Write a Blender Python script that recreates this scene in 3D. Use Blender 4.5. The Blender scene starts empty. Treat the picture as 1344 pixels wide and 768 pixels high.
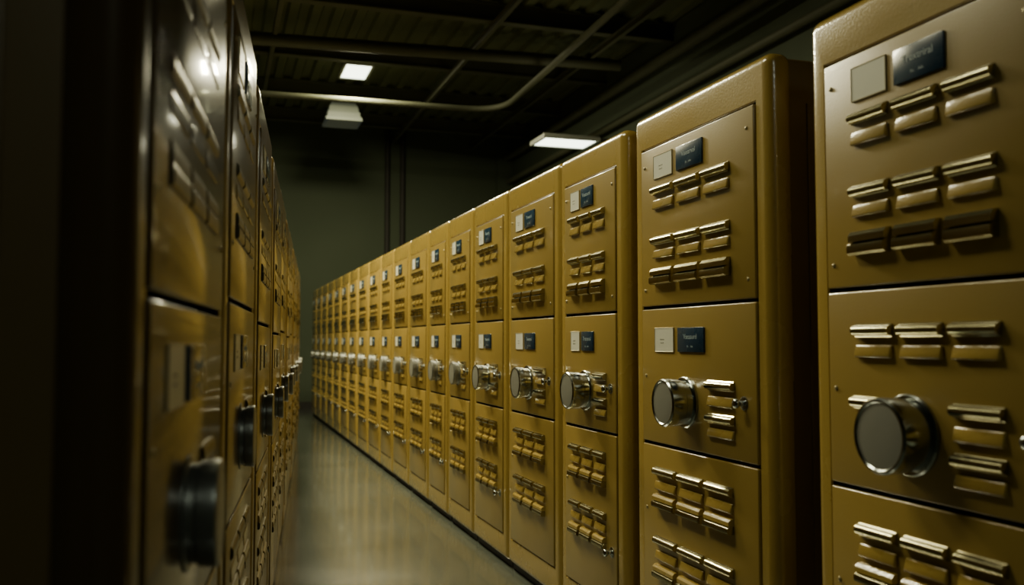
import bpy, bmesh, math, random
from mathutils import Vector, Matrix
random.seed(4)
COL = bpy.context.scene.collection

# ------------------------------------------------------------------ materials
def new_mat(name):
    m = bpy.data.materials.new(name); m.use_nodes = True
    nt = m.node_tree
    return m, nt, nt.nodes["Principled BSDF"]

def noise_mat(name, c1, c2, rough=(.4, .5), metal=0.0, scale=6.0, bump=0.0, bscale=200.0, coat=0.0, spec=.5):
    m, nt, b = new_mat(name)
    tc = nt.nodes.new("ShaderNodeTexCoord")
    n = nt.nodes.new("ShaderNodeTexNoise"); n.inputs["Scale"].default_value = scale
    n.inputs["Detail"].default_value = 6
    nt.links.new(tc.outputs["Object"], n.inputs["Vector"])
    r = nt.nodes.new("ShaderNodeMix"); r.data_type = 'RGBA'
    r.inputs["A"].default_value = (*c1, 1); r.inputs["B"].default_value = (*c2, 1)
    nt.links.new(n.outputs["Fac"], r.inputs["Factor"])
    nt.links.new(r.outputs["Result"], b.inputs["Base Color"])
    mr = nt.nodes.new("ShaderNodeMapRange")
    mr.inputs["To Min"].default_value = rough[0]; mr.inputs["To Max"].default_value = rough[1]
    nt.links.new(n.outputs["Fac"], mr.inputs["Value"])
    nt.links.new(mr.outputs["Result"], b.inputs["Roughness"])
    b.inputs["Metallic"].default_value = metal
    b.inputs["Coat Weight"].default_value = coat
    b.inputs["Coat Roughness"].default_value = .08
    b.inputs["Specular IOR Level"].default_value = spec
    if bump > 0:
        n2 = nt.nodes.new("ShaderNodeTexNoise"); n2.inputs["Scale"].default_value = bscale
        nt.links.new(tc.outputs["Object"], n2.inputs["Vector"])
        bp = nt.nodes.new("ShaderNodeBump"); bp.inputs["Strength"].default_value = bump
        bp.inputs["Distance"].default_value = .002
        nt.links.new(n2.outputs["Fac"], bp.inputs["Height"])
        nt.links.new(bp.outputs["Normal"], b.inputs["Normal"])
        nt.links.new(bp.outputs["Normal"], b.inputs["Coat Normal"])
    return m

PAINT = noise_mat("ochre_enamel", (.40, .272, .055), (.33, .226, .046), (.22, .32), 0, 3, .26, 130, .9)
PAINTD = noise_mat("ochre_enamel_door", (.325, .221, .047), (.27, .184, .040), (.28, .40), 0, 4, .12, 190, .6)
PAINT2 = noise_mat("shaded_ochre_enamel", (.27, .178, .040), (.22, .145, .034), (.26, .36), 0, 3, .15, 150, .5)  # locker ochre darkened: the opposite bank's shade is in the colour
PAINT3 = noise_mat("shaded_ochre_enamel_door", (.22, .142, .034), (.175, .115, .028), (.26, .36), 0, 4, .10, 190, .5)  # door ochre with the same bank shade mixed into its colour
PAINT4 = noise_mat("deep_shade_ochre_enamel", (.080, .049, .016), (.060, .038, .013), (.26, .36), 0, 3, .06, 150, .55, spec=.2)  # nearest opposite cabinet: ochre with deep shade painted into the colour
CARC = noise_mat("brown_side_enamel", (.17, .112, .034), (.12, .08, .026), (.4, .5), 0, 3, .2, 150, .2)
GOLD = noise_mat("brassy_chrome", (.48, .44, .27), (.38, .35, .21), (.13, .20), 1, 12)
GOLD2 = noise_mat("darker_brass", (.15, .13, .075), (.11, .095, .055), (.32, .42), 1, 12)  # darker, rougher brass for the opposite bank's louvres
CHROME = noise_mat("dark_chrome", (.40, .425, .41), (.31, .33, .32), (.14, .22), 1, 12)
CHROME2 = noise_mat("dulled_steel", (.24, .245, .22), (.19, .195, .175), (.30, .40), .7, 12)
FACE = noise_mat("dial_face_metal", (.34, .345, .30), (.27, .275, .24), (.32, .42), .35, 8)
NAVY = noise_mat("navy_enamel_plate", (.009, .038, .078), (.006, .030, .062), (.22, .32), 0, 10, 0, 1, .3)
CARD = noise_mat("ivory_card", (.72, .72, .61), (.66, .66, .57), (.30, .40), 0, 20)
CARDF = noise_mat("card_frame_metal", (.40, .34, .18), (.35, .29, .15), (.3, .4), .4, 20)
INK = noise_mat("grey_ink", (.30, .30, .25), (.27, .27, .22), (.6, .7))
INKW = noise_mat("pale_ink", (.34, .42, .45), (.30, .38, .41), (.5, .6))
SEAM = noise_mat("black_recess", (.012, .010, .006), (.008, .007, .005), (.7, .8))
STEEL = noise_mat("dark_painted_steel", (.060, .064, .038), (.042, .045, .027), (.55, .75), .0, 3, spec=.25)
WHITEM = noise_mat("lamp_housing_enamel", (.2, .21, .18), (.16, .17, .15), (.5, .6), 0, 3)
WALL = noise_mat("green_grey_plaster", (.046, .058, .036), (.033, .042, .026), (.7, .85), 0, .8, .3, 40, spec=.2)
CEIL = noise_mat("olive_ceiling", (.080, .092, .048), (.060, .068, .036), (.75, .9), 0, 1.0, spec=.1)

def emis(name, col, s, base=None):
    m, nt, b = new_mat(name)
    b.inputs["Base Color"].default_value = (*(base or col), 1)
    b.inputs["Emission Color"].default_value = (*col, 1)
    b.inputs["Emission Strength"].default_value = s
    return m
LAMP = emis("lamp_diffuser_lit", (.93, 1.0, .80), 6)
LAMPDIM = emis("lamp_diffuser_dim", (.38, .44, .36), .04, (.15, .17, .14))

def floor_mat():
    m, nt, b = new_mat("polished_floor")
    tc = nt.nodes.new("ShaderNodeTexCoord")
    n = nt.nodes.new("ShaderNodeTexNoise"); n.inputs["Scale"].default_value = 1.2; n.inputs["Detail"].default_value = 6
    nt.links.new(tc.outputs["Object"], n.inputs["Vector"])
    mx = nt.nodes.new("ShaderNodeMix"); mx.data_type = 'RGBA'
    mx.inputs["A"].default_value = (.066, .075, .062, 1); mx.inputs["B"].default_value = (.092, .102, .084, 1)
    nt.links.new(n.outputs["Fac"], mx.inputs["Factor"])
    nt.links.new(mx.outputs["Result"], b.inputs["Base Color"])
    mr = nt.nodes.new("ShaderNodeMapRange"); mr.inputs["From Min"].default_value = .3; mr.inputs["From Max"].default_value = .7
    mr.inputs["To Min"].default_value = .15; mr.inputs["To Max"].default_value = .26
    nt.links.new(n.outputs["Fac"], mr.inputs["Value"]); nt.links.new(mr.outputs["Result"], b.inputs["Roughness"])
    b.inputs["Specular IOR Level"].default_value = .9
    b.inputs["Coat Weight"].default_value = .8; b.inputs["Coat Roughness"].default_value = .10
    n2 = nt.nodes.new("ShaderNodeTexNoise"); n2.inputs["Scale"].default_value = 4
    bp = nt.nodes.new("ShaderNodeBump"); bp.inputs["Strength"].default_value = .05; bp.inputs["Distance"].default_value = .01
    nt.links.new(tc.outputs["Object"], n2.inputs["Vector"]); nt.links.new(n2.outputs["Fac"], bp.inputs["Height"])
    nt.links.new(bp.outputs["Normal"], b.inputs["Normal"]); nt.links.new(bp.outputs["Normal"], b.inputs["Coat Normal"])
    return m
FLOOR = floor_mat()

# ------------------------------------------------------------------ mesh helpers
def finish(bm, name, mats, angle=35):
    bmesh.ops.recalc_face_normals(bm, faces=bm.faces[:])
    me = bpy.data.meshes.new(name); bm.to_mesh(me); bm.free()
    for m in mats: me.materials.append(m)
    for p in me.polygons: p.use_smooth = True
    me.set_sharp_from_angle(angle=math.radians(angle))
    return me

def add_box(bm, lo, hi, bev=0.0, seg=2, mi=0):
    b2 = bmesh.new()
    bmesh.ops.create_cube(b2, size=1)
    for v in b2.verts:
        v.co = Vector([(lo[i]+hi[i])/2 + v.co[i]*(hi[i]-lo[i]) for i in range(3)])
    if bev > 0:
        bmesh.ops.bevel(b2, geom=b2.edges[:], offset=bev, segments=seg, profile=.5, affect='EDGES')
    for f in b2.faces: f.material_index = mi
    t = bpy.data.meshes.new("tmp"); b2.to_mesh(t); b2.free()
    bm.from_mesh(t); bpy.data.meshes.remove(t)

def add_lathe(bm, prof, n=48, mi=0, c=(0, 0, 0)):
    """prof: (out, radius) along -X."""
    rings = []
    for k, (o, r) in enumerate(prof):
        rings.append([bm.verts.new((c[0]-o, c[1]+r*math.cos(2*math.pi*i/n), c[2]+r*math.sin(2*math.pi*i/n))) for i in range(n)])
    for k in range(len(rings)-1):
        for i in range(n):
            f = bm.faces.new((rings[k][i], rings[k][(i+1) % n], rings[k+1][(i+1) % n], rings[k+1][i]))
            f.material_index = mi
    bm.faces.new(rings[-1]).material_index = mi
    bm.faces.new(rings[0]).material_index = mi

def extrude_profile(bm, pts, y0, y1, mi=0):
    a = [bm.verts.new((p[0], y0, p[1])) for p in pts]
    b = [bm.verts.new((p[0], y1, p[1])) for p in pts]
    n = len(pts)
    for i in range(n):
        bm.faces.new((a[i], a[(i+1) % n], b[(i+1) % n], b[i])).material_index = mi
    bm.faces.new(a).material_index = mi; bm.faces.new(b).material_index = mi

CACHE = {}
def cached(key, fn):
    if key not in CACHE: CACHE[key] = fn()
    return CACHE[key]

def put(name, me, parent=None, loc=(0, 0, 0), rot=(0, 0, 0), scale=(1, 1, 1)):
    o = bpy.data.objects.new(name, me); COL.objects.link(o)
    o.location = loc; o.rotation_euler = rot; o.scale = scale
    if parent: o.parent = parent
    return o

def thing(o, label, cat, group=None):
    o["label"] = label; o["category"] = cat
    if group: o["group"] = group

# ------------------------------------------------------------------ locker parts
H = 2.0; M = .07; ZB, ZT = .165, 1.868

def body_mesh(W, paint):
    bm = bmesh.new()
    D = .085; r = .034; z0 = .035
    bmesh.ops.create_cube(bm, size=1)
    for v in bm.verts:
        v.co = Vector((D/2+v.co.x*D, W/2+v.co.y*(W-.004), (z0+H)/2+v.co.z*(H-z0)))
    bmesh.ops.bevel(bm, geom=bm.edges[:], offset=r, segments=6, profile=.5, affect='EDGES')
    bm.faces.ensure_lookup_table()
    ff = [f for f in bm.faces if f.normal.x < -.99 and f.calc_area() > .3][0]
    vs = list(ff.verts)
    bmesh.ops.delete(bm, geom=[ff], context='FACES_ONLY')
    def corner(v, x, g=0):
        y = M-g if v.co.y < W/2 else W-M+g
        z = ZB-g if v.co.z < 1 else ZT+g
        return bm.verts.new((x, y, z))
    levels = [[corner(v, 0, .004) for v in vs], [corner(v, .004) for v in vs], [corner(v, .04) for v in vs]]
    prev = vs
    for k, lv in enumerate(levels):
        for i in range(4):
            f = bm.faces.new((prev[i], prev[(i+1) % 4], lv[(i+1) % 4], lv[i]))
            f.material_index = 1 if k == 2 else 0
        prev = lv
    bm.faces.new(prev).material_index = 1
    return finish(bm, "locker_body", [paint, SEAM])

def carcass_mesh(W):
    bm = bmesh.new()
    add_box(bm, (.06, .012, .06), (.62, W-.012, H-.014), .012, 3)
    for y0, y1 in ((.006, .016), (W-.016, W-.006)):
        add_box(bm, (.13, y0, .16), (.56, y1, H-.14), .004, 2)
    return finish(bm, "locker_carcass", [CARC])

def plinth_mesh(W):
    bm = bmesh.new()
    add_box(bm, (.03, .01, 0), (.60, W-.01, .065), .004, 1)
    return finish(bm, "plinth", [SEAM])

def door_mesh(dw, h, paint):
    bm = bmesh.new()
    add_box(bm, (-.005, -dw/2, -h/2), (.018, dw/2, h/2), .004, 3)
    return finish(bm, "door", [paint])

def bar_mesh(w, h, p, paint, gold):
    bm = bmesh.new()
    pts = [(.002, h/2), (-.2*p, h/2)]
    for i in range(9):
        a = math.pi/2 - math.pi*i/8
        pts.append((-.3*p-.7*p*math.cos(a), h*.42*math.sin(a)))
    pts += [(-.2*p, -h/2), (.002, -h/2)]
    extrude_profile(bm, pts, -w/2, w/2)
    return finish(bm, "chrome_louver", [gold], 40)

def hood_mesh(w, h, p, paint, gold):
    # two-tone pull: painted upper hood, polished lower channel
    bm = bmesh.new()
    top = [(.002, h/2), (-.55*p, h*.46), (-.85*p, h*.30), (-.85*p, h*.04), (.002, h*.04)]
    low = [(.002, h*.04), (-.62*p, h*.02), (-p, -h*.08), (-1.05*p, -h*.26), (-p, -h*.42), (-.7*p, -h*.5), (.002, -h/2)]
    extrude_profile(bm, top, -w/2, w/2, 1 if h < .05 else 0)
    extrude_profile(bm, low, -w/2, w/2, 0)
    return finish(bm, "chrome_louver", [gold, paint], 30)

def lip_mesh(w, h, p, paint, gold):
    bm = bmesh.new()
    add_box(bm, (-p, -w/2, -h/2), (.002, w/2, h/2), .005, 3)
    for v in bm.verts:
        if v.co.x < -p*.4 and v.co.z > 0: v.co.x += p*.45
    return finish(bm, "painted_louver", [paint], 40)

def dial_mesh(chrome):
    bm = bmesh.new()
    add_lathe(bm, [(-.002, .083), (.006, .083), (.009, .080)], 72, 0)
    add_lathe(bm, [(.007, .072), (.018, .071), (.030, .071), (.034, .0755), (.074, .0775), (.082, .0765), (.086, .073), (.086, .069), (.083, .066)], 72, 0)
    add_lathe(bm, [(.074, .068), (.083, .0665), (.0845, .05), (.0852, .02)], 72, 1)
    return finish(bm, "combination_dial", [chrome, FACE], 30)

def latch_mesh():
    bm = bmesh.new()
    add_lathe(bm, [(-.002, .020), (.003, .020), (.005, .016)], 24, 0)
    add_lathe(bm, [(.004, .007), (.016, .006), (.020, .010), (.025, .014), (.031, .014), (.036, .010), (.038, .003)], 24, 0)
    return finish(bm, "latch_knob", [CHROME], 40)

def rivet_mesh():
    bm = bmesh.new()
    add_lathe(bm, [(-.001, .006), (.001, .006), (.0028, .0045), (.0033, .002)], 16, 0)
    return finish(bm, "rivet", [CARDF], 60)

def text_into(bm, s, size, cy, cz, x, mi, maxw=None):
    cu = bpy.data.curves.new("t", 'FONT'); cu.body = s; cu.size = size
    cu.align_x = 'CENTER'; cu.align_y = 'CENTER'; cu.extrude = .0003; cu.resolution_u = 3
    o = bpy.data.objects.new("t", cu); COL.objects.link(o)
    dg = bpy.context.evaluated_depsgraph_get()
    me = bpy.data.meshes.new_from_object(o.evaluated_get(dg))
    bpy.data.objects.remove(o)
    sc = 1.0
    xs = [v.co.x for v in me.vertices]
    if maxw and xs and max(xs)-min(xs) > maxw: sc = maxw/(max(xs)-min(xs))
    for v in me.vertices:
        tx, ty, tz = v.co
        v.co = Vector((x-tz, cy-tx*sc, cz+ty*sc))
    b2 = bmesh.new(); b2.from_mesh(me)
    for f in b2.faces: f.material_index = mi
    b2.to_mesh(me); b2.free()
    bm.from_mesh(me); bpy.data.meshes.remove(me)

def plaque_mesh(w, h, s, s2=None):
    bm = bmesh.new()
    add_box(bm, (-.006, -w/2, -h/2), (.001, w/2, h/2), .002, 2, 0)
    text_into(bm, s, h*.30, 0, h*.12, -.0062, 1, w*.84)
    if s2: text_into(bm, s2, h*.12, 0, -h*.27, -.0062, 1, w*.6)
    return finish(bm, "name_plaque", [NAVY, INKW])

def card_mesh(w, h, lines):
    bm = bmesh.new()
    add_box(bm, (-.003, -w/2, -h/2), (.001, w/2, h/2), .001, 1, 0)
    t = .0015
    for lo, hi in (((-w/2-t, h/2-t/2), (w/2+t, h/2+t)), ((-w/2-t, -h/2-t), (w/2+t, -h/2+t/2)),
                   ((-w/2-t, -h/2), (-w/2+t/2, h/2)), ((w/2-t/2, -h/2), (w/2+t, h/2))):
        add_box(bm, (-.004, lo[0], lo[1]), (.001, hi[0], hi[1]), .0006, 1, 1)
    for i, l in enumerate(lines):
        text_into(bm, l, h*.085, w*.10, h*(.02-.15*i), -.0032, 2, w*.62)
    return finish(bm, "label_card", [CARD, CARDF, INK])

WORDS = ["Trextriral", "Viseorvol", "Vseasurd", "Treoxral", "Tevestul", "Vresoriol"]
LINES = [["Brestord", "Etvar 10"], ["Asenr vest", "Evras 21"]]

def build_locker(W, loc, rotz, label, group, idx, zs=1.0, detail=True, mid_louvers=False, ds=0.0, dz=0.0, flat=1.0, dflat=1.0, dsc=1.0,
                 paints=(PAINT, PAINTD), du=0.0, plain=False, gold=GOLD, chrome=CHROME):
    root = bpy.data.objects.new("locker_cabinet", None); COL.objects.link(root)
    root.empty_display_size = .2
    root.location = loc; root.rotation_euler = (0, 0, rotz); root.scale = (1, 1, zs)
    thing(root, label, "locker", group)
    PB, PD = paints; pn = PB.name
    kW = round(W, 3); dw = W-2*M-.008
    put("body", cached(("body", kW, pn), lambda: body_mesh(W, PB)), root)
    c = put("carcass", cached(("carc", kW), lambda: carcass_mesh(W)), root); c["label"] = "dark brown enamelled side casing"
    c = put("plinth", cached(("pl", kW), lambda: plinth_mesh(W)), root); c["label"] = "black recessed plinth"
    def U(u): return dw/2-u*dw
    DOORS = [(1.304+ds, 1.862), (.832+ds, 1.293+ds), (.171, .821+ds)]
    F = (flat, 1, 1)
    for di, (z0, z1) in enumerate(DOORS):
        h = z1-z0; zc = (z0+z1)/2
        d = put("door", cached(("door", kW, di, ds, pn), lambda: door_mesh(dw, h, PD)), root, (0, W/2, zc))
        X = -.005
        def seg3(z, fn, key, hh, pp, u0=.14+du, u1=.82+du*.5, n=3):
            g = .028; tot = (u1-u0)*dw; w = (tot-g*(n-1))/n
            me = cached((key, kW, n, round(hh, 3), round(w, 3), pn, gold.name), lambda: fn(w, hh, pp, PB, gold))
            for k in range(n):
                y = dw/2-u0*dw-w/2-k*(w+g)
                put("louver", me, d, (X, y, z-zc), scale=F)
        def labels(z, hh=.080):
            wc = .185*dw; wp = .235*dw
            cm = cached(("card", kW, idx % 2), lambda: card_mesh(wc, hh, [] if plain else LINES[idx % 2]))
            pm = cached(("plq", kW, (idx+di) % len(WORDS)), lambda: plaque_mesh(wp, hh, WORDS[(idx+di) % len(WORDS)], "Bu.    Adv."))
            q = put("label_card", cm, d, (X, U(.235+du), z-zc)); q["label"] = "ivory paper card in a thin metal frame"
            q = put("name_plaque", pm, d, (X, U(.49+du), z-zc)); q["label"] = "navy blue plaque with pale lettering"
        if di == 0:
            labels(1.788)
            seg3(1.706, bar_mesh, "bar", .030, .020)
            seg3(1.657, lip_mesh, "lip", .034, .012)
            seg3(1.530, bar_mesh, "bar", .030, .020)
            seg3(1.483, lip_mesh, "lip", .030, .012)
            seg3(1.406, hood_mesh, "hood", .058, .024)
            if detail:
                for u, z in ((.04, 1.80), (.95, 1.80), (.04, 1.36), (.95, 1.36)):
                    put("rivet", cached("rivet", rivet_mesh), d, (X, U(u), z-zc))
        elif di == 1:
            if mid_louvers:
                seg3(1.213+dz, bar_mesh, "bar", .030, .020)
                seg3(1.165+dz, lip_mesh, "lip", .030, .012)
                seg3(1.045+dz, bar_mesh, "bar", .030, .020, .15, .36, 1)
            else:
                labels(1.186+dz)
            put("combination_dial", cached(("dial", chrome.name), lambda: dial_mesh(chrome)), d, (X, U(.43), .983+dz-zc), scale=(dflat, dsc, dsc))
            u0, u1 = (.635, .84)
            for z, fn, key, hh, pp in ((1.046, bar_mesh, "bar", .030, .020), (.998, lip_mesh, "lip", .032, .012),
                                       (.945, bar_mesh, "bar", .030, .020), (.903, lip_mesh, "lip", .028, .012)):
                seg3(z+dz, fn, key, hh, pp, u0, u1, 1)
            put("latch_knob", cached("latch", latch_mesh), d, (X, U(.91 if not mid_louvers else .95), 1.002+dz-zc), scale=F)
            if detail:
                put("rivet", cached("rivet", rivet_mesh), d, (X, U(.04), 1.06-zc))
        else:
            o3 = ds*.7
            seg3(.735+o3, bar_mesh, "bar", .030, .020)
            seg3(.688+o3, lip_mesh, "lip", .030, .012)
            seg3(.636+o3, hood_mesh, "hood", .046, .022)
            seg3(.500, bar_mesh, "bar", .030, .020)
            seg3(.452, lip_mesh, "lip", .030, .012)
            seg3(.398, hood_mesh, "hood", .046, .022)
            if idx % 2 == 0 or not detail:
                put("latch_knob", cached("latch", latch_mesh), d, (X, U(.92), .375-zc), scale=F)
            if detail:
                put("rivet", cached("rivet", rivet_mesh), d, (X, U(.04), .60-zc))
    return root

# ---- row facing the aisle on one side (room axis = +Y)
XR = 1.465
edges = [(1.225, 2.015), (2.19, 3.07), (3.155, 3.84), (3.84, 4.62), (4.62, 5.30), (5.30, 5.93), (5.93, 6.52),
         (6.52, 7.22), (7.22, 7.92), (7.92, 8.56)]
n = 9; w = (15.05-8.56)/n
edges += [(8.56+w*i, 8.56+w*(i+1)) for i in range(n)]
for i, (a, b) in enumerate(edges):
    lab = "ochre enamelled steel locker cabinet with louvred doors and chrome dial"
    if i == 0: lab = "glossy ochre locker cabinet standing apart, louvres above its dial"
    if i == 1: lab = "wide ochre steel locker cabinet with exposed dark side panel"
    build_locker(b-a-.001, (XR, a, 0), 0, lab, "ochre lockers facing the aisle", i, zs=1.010 if i == 0 else (1.004 if i == 1 else 1.0),
                 detail=i < 7, mid_louvers=(i == 0), dz=-.014 if i == 0 else 0, dsc=1.08 if i == 0 else (1.0 if i < 4 else .92),
                 dflat=1.0 if i < 3 else (.8 if i < 5 else .5), flat=1.0 if i < 5 else .7,
                 du=.025 if i == 0 else 0, plain=(i == 0), chrome=CHROME if i < 5 else CHROME2)

# ---- opposite row, slightly splayed
A = math.radians(5.65)
dvec = Vector((math.sin(A), math.cos(A), 0)); nvec = Vector((math.cos(A), -math.sin(A), 0))
WL = .94
ZS = [1.0, 1.03, 1.005, .985, 1.0, .98, 1.0, .985, 1.0, .985, 1.0]
OF = [0, 0, .004, .010, .006, .012, .006, .012, .008, .012, .010]
for i in range(11):
    t = .99+i*(WL+.03)
    p = -nvec*(.18-OF[i]) + dvec*(t+WL)
    lab = "glossy ochre locker cabinet with deep shadow put into its colour" if i == 0 else "shadowed ochre steel locker cabinet in the opposite bank"
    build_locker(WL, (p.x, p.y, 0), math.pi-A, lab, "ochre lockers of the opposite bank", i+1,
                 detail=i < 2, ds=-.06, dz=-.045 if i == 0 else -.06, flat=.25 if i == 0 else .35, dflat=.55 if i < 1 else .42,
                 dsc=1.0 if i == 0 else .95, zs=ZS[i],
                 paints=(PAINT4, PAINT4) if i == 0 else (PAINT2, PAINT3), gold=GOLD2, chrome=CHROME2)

# ------------------------------------------------------------------ room
def struct_box(name, lo, hi, mat):
    bm = bmesh.new(); add_box(bm, lo, hi)
    o = put(name, finish(bm, name, [mat])); o["kind"] = "structure"; return o
X0, X1, Y0, Y1, ZC = -3.2, 5.3, -3.0, 16.5, 5.1
struct_box("floor", (X0-.2, Y0-.2, -.1), (X1+.2, Y1+.2, 0), FLOOR)
struct_box("wall_back", (X0-.2, Y1, 0), (X1+.2, Y1+.2, ZC), WALL)
struct_box("wall_right", (X1, Y0, 0), (X1+.2, Y1, ZC), WALL)
struct_box("wall_left", (X0-.2, Y0, 0), (X0, Y1, ZC), WALL)
struct_box("wall_front", (X0-.2, Y0-.2, 0), (X1+.2, Y0, ZC), WALL)
struct_box("baseboard_back", (X0, Y1-.02, 0), (X1, Y1, .12), SEAM)
bm = bmesh.new()
pts = []
x = X0-.2
while x < X1+.2:
    pts += [(x, ZC), (x+.10, ZC), (x+.13, ZC+.05), (x+.23, ZC+.05)]; x += .26
lo = [bm.verts.new((px, Y0-.2, pz)) for px, pz in pts]; hi = [bm.verts.new((px, Y1+.2, pz)) for px, pz in pts]
for i in range(len(pts)-1): bm.faces.new((lo[i], lo[i+1], hi[i+1], hi[i]))
me = bpy.data.meshes.new("ceiling"); bm.to_mesh(me); bm.free(); me.materials.append(CEIL)
o = put("ceiling", me); o["kind"] = "structure"
mod = o.modifiers.new("sol", 'SOLIDIFY'); mod.thickness = .03; mod.offset = 1
for k, x in enumerate((0.2, 5.0)):
    struct_box("trim_%d" % (k+1), (x, Y1-.12, 0), (x+.3, Y1, ZC-.001), WALL)

def ibeam(L, h, w, t):
    bm = bmesh.new()
    add_box(bm, (0, -w/2, -t), (L, w/2, 0)); add_box(bm, (0, -w/2, -h), (L, w/2, -h+t)); add_box(bm, (0, -t/2, -h+t), (L, t/2, -t))
    return finish(bm, "steel_beam", [STEEL])
bl = cached("ib", lambda: ibeam(X1-X0, .22, .12, .02))
for y in (4.5, 7.4, 10.0, 12.0, 13.9, 15.6):
    o = put("steel_beam", bl, None, (X0, y, ZC)); thing(o, "dark olive steel beam crossing under the ceiling", "beam", "cross beams")
ll = cached("ib2", lambda: ibeam(Y1-Y0, .09, .05, .012))
for x in (0.6, 3.0, 4.5):
    o = put("ceiling_joist", ll, None, (x, Y0, ZC-.22), (0, 0, math.pi/2)); thing(o, "thin dark steel joist running along the ceiling", "beam", "long joists")

def tube(name, pts, r, mat, label, cat="pipe"):
    cu = bpy.data.curves.new("c", 'CURVE'); cu.dimensions = '3D'; cu.bevel_depth = r; cu.bevel_resolution = 4; cu.use_fill_caps = True
    s = cu.splines.new('POLY'); s.points.add(len(pts)-1)
    for i, p in enumerate(pts): s.points[i].co = (*p, 1)
    o = bpy.data.objects.new("t", cu); COL.objects.link(o)
    me = bpy.data.meshes.new_from_object(o.evaluated_get(bpy.context.evaluated_depsgraph_get()))
    bpy.data.objects.remove(o)
    me.materials.clear(); me.materials.append(mat)
    for p in me.polygons: p.use_smooth = True
    q = put(name, me); thing(q, label, cat); return q

def bend(a, b, c, n=8, r=.6):
    a, b, c = map(Vector, (a, b, c))
    p = b+(a-b).normalized()*r; q = b+(c-b).normalized()*r
    return [tuple(p*(1-t)**2+b*2*t*(1-t)+q*t*t) for t in [i/n for i in range(n+1)]]
a, b, c = (-1.5, 12.9, 4.58), (3.85, 12.45, 4.50), (3.70, 2.0, 4.62)
tube("ceiling_pipe", [a]+bend(a, b, c)+[c], .042, STEEL, "olive ceiling pipe with a long bend hung from joists")
tube("ceiling_pipe", [(-2.2, 11.2, 4.74), (4.9, 10.65, 4.74)], .07, STEEL, "thick straight olive pipe crossing below the beams")
tube("ceiling_pipe", [(-2.2, 11.5, 4.9), (4.9, 10.95, 4.9)], .025, STEEL, "thin straight conduit crossing below the beams")
tube("wall_pipe", [(5.2, -2.9, 4.67), (5.2, 16.4, 4.67)], .08, STEEL, "long olive pipe fixed high along the side wall")
tube("wall_pipe", [(5.22, -2.9, 4.2), (5.22, 16.4, 4.2)], .05, STEEL, "thinner olive pipe below the large wall pipe")
for x in (2.92, 3.2):
    tube("wall_conduit", [(x, Y1-.04, 1.6), (x, Y1-.04, ZC-.05)], .05, SEAM, "vertical dark conduit fixed to the back wall")

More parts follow.
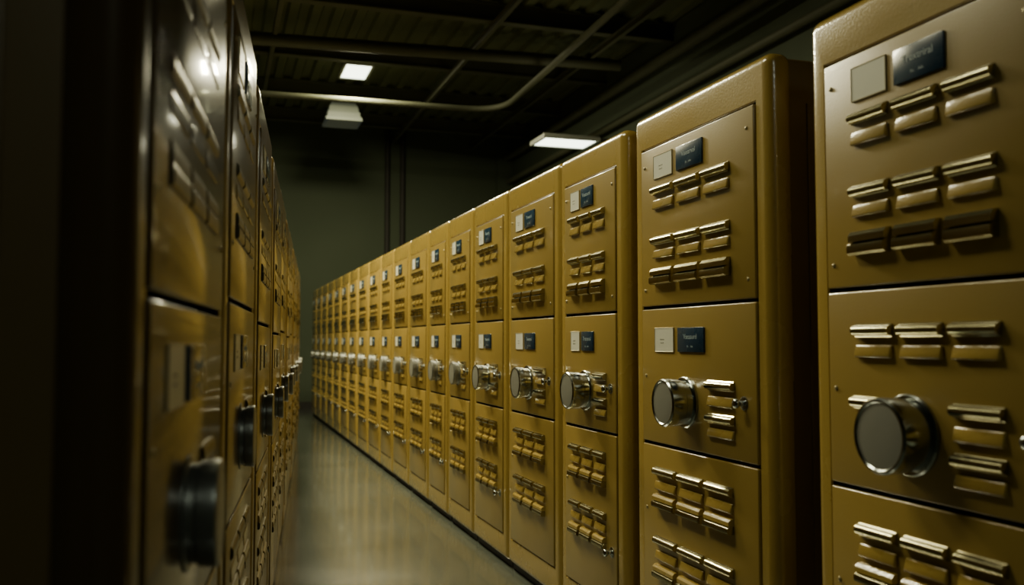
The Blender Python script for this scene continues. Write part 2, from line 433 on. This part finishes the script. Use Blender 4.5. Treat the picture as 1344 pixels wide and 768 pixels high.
# ------------------------------------------------------------------ lamps
def lamp(loc, sx, sy, kind, label, power, up=0, col=(1, .92, .58), arm=0):
    root = bpy.data.objects.new("ceiling_lamp", None); COL.objects.link(root); root.location = loc
    thing(root, label, "ceiling lamp")
    bm = bmesh.new()
    if kind == 'bell':
        prev = None
        for k, (s, z) in enumerate(((1.15, 0), (1.12, .05), (1.04, .06), (1.00, .14), (.94, .15), (.88, .24), (.82, .25), (.72, .31))):
            ring = [bm.verts.new((px*sx/2*s, py*sy/2*s, z)) for px, py in ((-1, -1), (1, -1), (1, 1), (-1, 1))]
            if prev:
                for i in range(4): bm.faces.new((prev[i], prev[(i+1) % 4], ring[(i+1) % 4], ring[i]))
            prev = ring
        bm.faces.new(prev)
        add_box(bm, (-.10, -.10, .30), (.10, .10, .40), .01, 2)
    else:
        t = .03; ht = .045 if kind == 'thin' else .10
        add_box(bm, (-sx/2-t, -sy/2-t, .028), (sx/2+t, sy/2+t, ht), .006, 2)
        for lo, hi in (((-sx/2-t, -sy/2-t, -.01), (-sx/2, sy/2+t, .03)), ((sx/2, -sy/2-t, -.01), (sx/2+t, sy/2+t, .03)),
                       ((-sx/2, -sy/2-t, -.01), (sx/2, -sy/2, .03)), ((-sx/2, sy/2, -.01), (sx/2, sy/2+t, .03))):
            add_box(bm, lo, hi)
    put("housing", finish(bm, "lamp_housing", [WHITEM if kind != 'bell' else LAMPDIM]), root)
    bm = bmesh.new(); add_box(bm, (-sx/2, -sy/2, .0), (sx/2, sy/2, .026), .004, 1)
    put("diffuser", finish(bm, "lamp_diffuser", [LAMP if kind != 'bell' else LAMPDIM]), root)
    bm = bmesh.new()
    if arm > 0:
        add_box(bm, (0, -.02, .045), (arm, .02, .085), .004, 1)
        add_box(bm, (arm-.03, -.10, -.04), (arm, .10, .17), .004, 1)
        put("wall_arm", finish(bm, "wall_arm", [SEAM]), root)
    else:
        top = ZC-loc[2]
        for sgn in (-1, 1):
            add_box(bm, (sgn*sx*.3-.003, -.003, .04), (sgn*sx*.3+.003, .003, top), 0)
        put("hanger_rod", finish(bm, "hanger", [SEAM]), root)
    def area(e, z, rx):
        ld = bpy.data.lights.new("lamp_light", 'AREA'); ld.shape = 'RECTANGLE'; ld.size = sx; ld.size_y = sy
        ld.energy = e; ld.color = col
        lo = bpy.data.objects.new("lamp_light", ld); COL.objects.link(lo); lo.parent = root; lo.location = (0, 0, z)
        lo.rotation_euler = (rx, 0, 0)
    if power > 0: area(power, -.02, 0)
    if up > 0: area(up, .14, math.pi)  # upward light added to brighten the ceiling
    return root
lamp((-.15, 3.35, 3.7), .4, 1.2, 'panel', "suspended rectangular lamp glowing above the lockers", 40, 2)
lamp((.15, 6.2, 4.1), .4, 1.2, 'panel', "suspended rectangular lamp glowing above the lockers", 120, 3)
lamp((.40, 8.9, 4.72), .4, 1.0, 'panel', "suspended rectangular lamp glowing above the lockers", 560, 5)
lamp((1.77, 12.5, 4.90), .34, .66, 'thin', "small square ceiling lamp with bright pale diffuser", 240, 0)
lamp((1.80, 14.2, 4.56), .48, .5, 'bell', "dim boxy hanging lamp with ribbed glass", 0)
lamp((4.0, 10.3, 3.60), .66, .46, 'thin', "low thin lamp on an arm from the side wall", 12, 3, arm=1.3)
lamp((.6, -1.8, 3.9), .5, 1.2, 'panel', "added unseen fill lamp behind the camera", 4, 0, col=(.85, 1, .9))  # out-of-view fill, added to put gradients on dials and chrome

# ------------------------------------------------------------------ world / camera
w = bpy.data.worlds.new("World"); bpy.context.scene.world = w; w.use_nodes = True
w.node_tree.nodes["Background"].inputs[0].default_value = (.5, .55, .4, 1)
w.node_tree.nodes["Background"].inputs[1].default_value = .01
cam = bpy.data.cameras.new("camera"); co = bpy.data.objects.new("camera", cam); COL.objects.link(co)
cam.sensor_width = 36; cam.lens = 1200/1344*36; cam.clip_start = .02
co.location = (0, 0, 1.186)
co.rotation_euler = (math.radians(93.05), 0, math.radians(-17.88))
cam.dof.use_dof = True; cam.dof.focus_distance = 3.6; cam.dof.aperture_fstop = 2.5
bpy.context.scene.camera = co
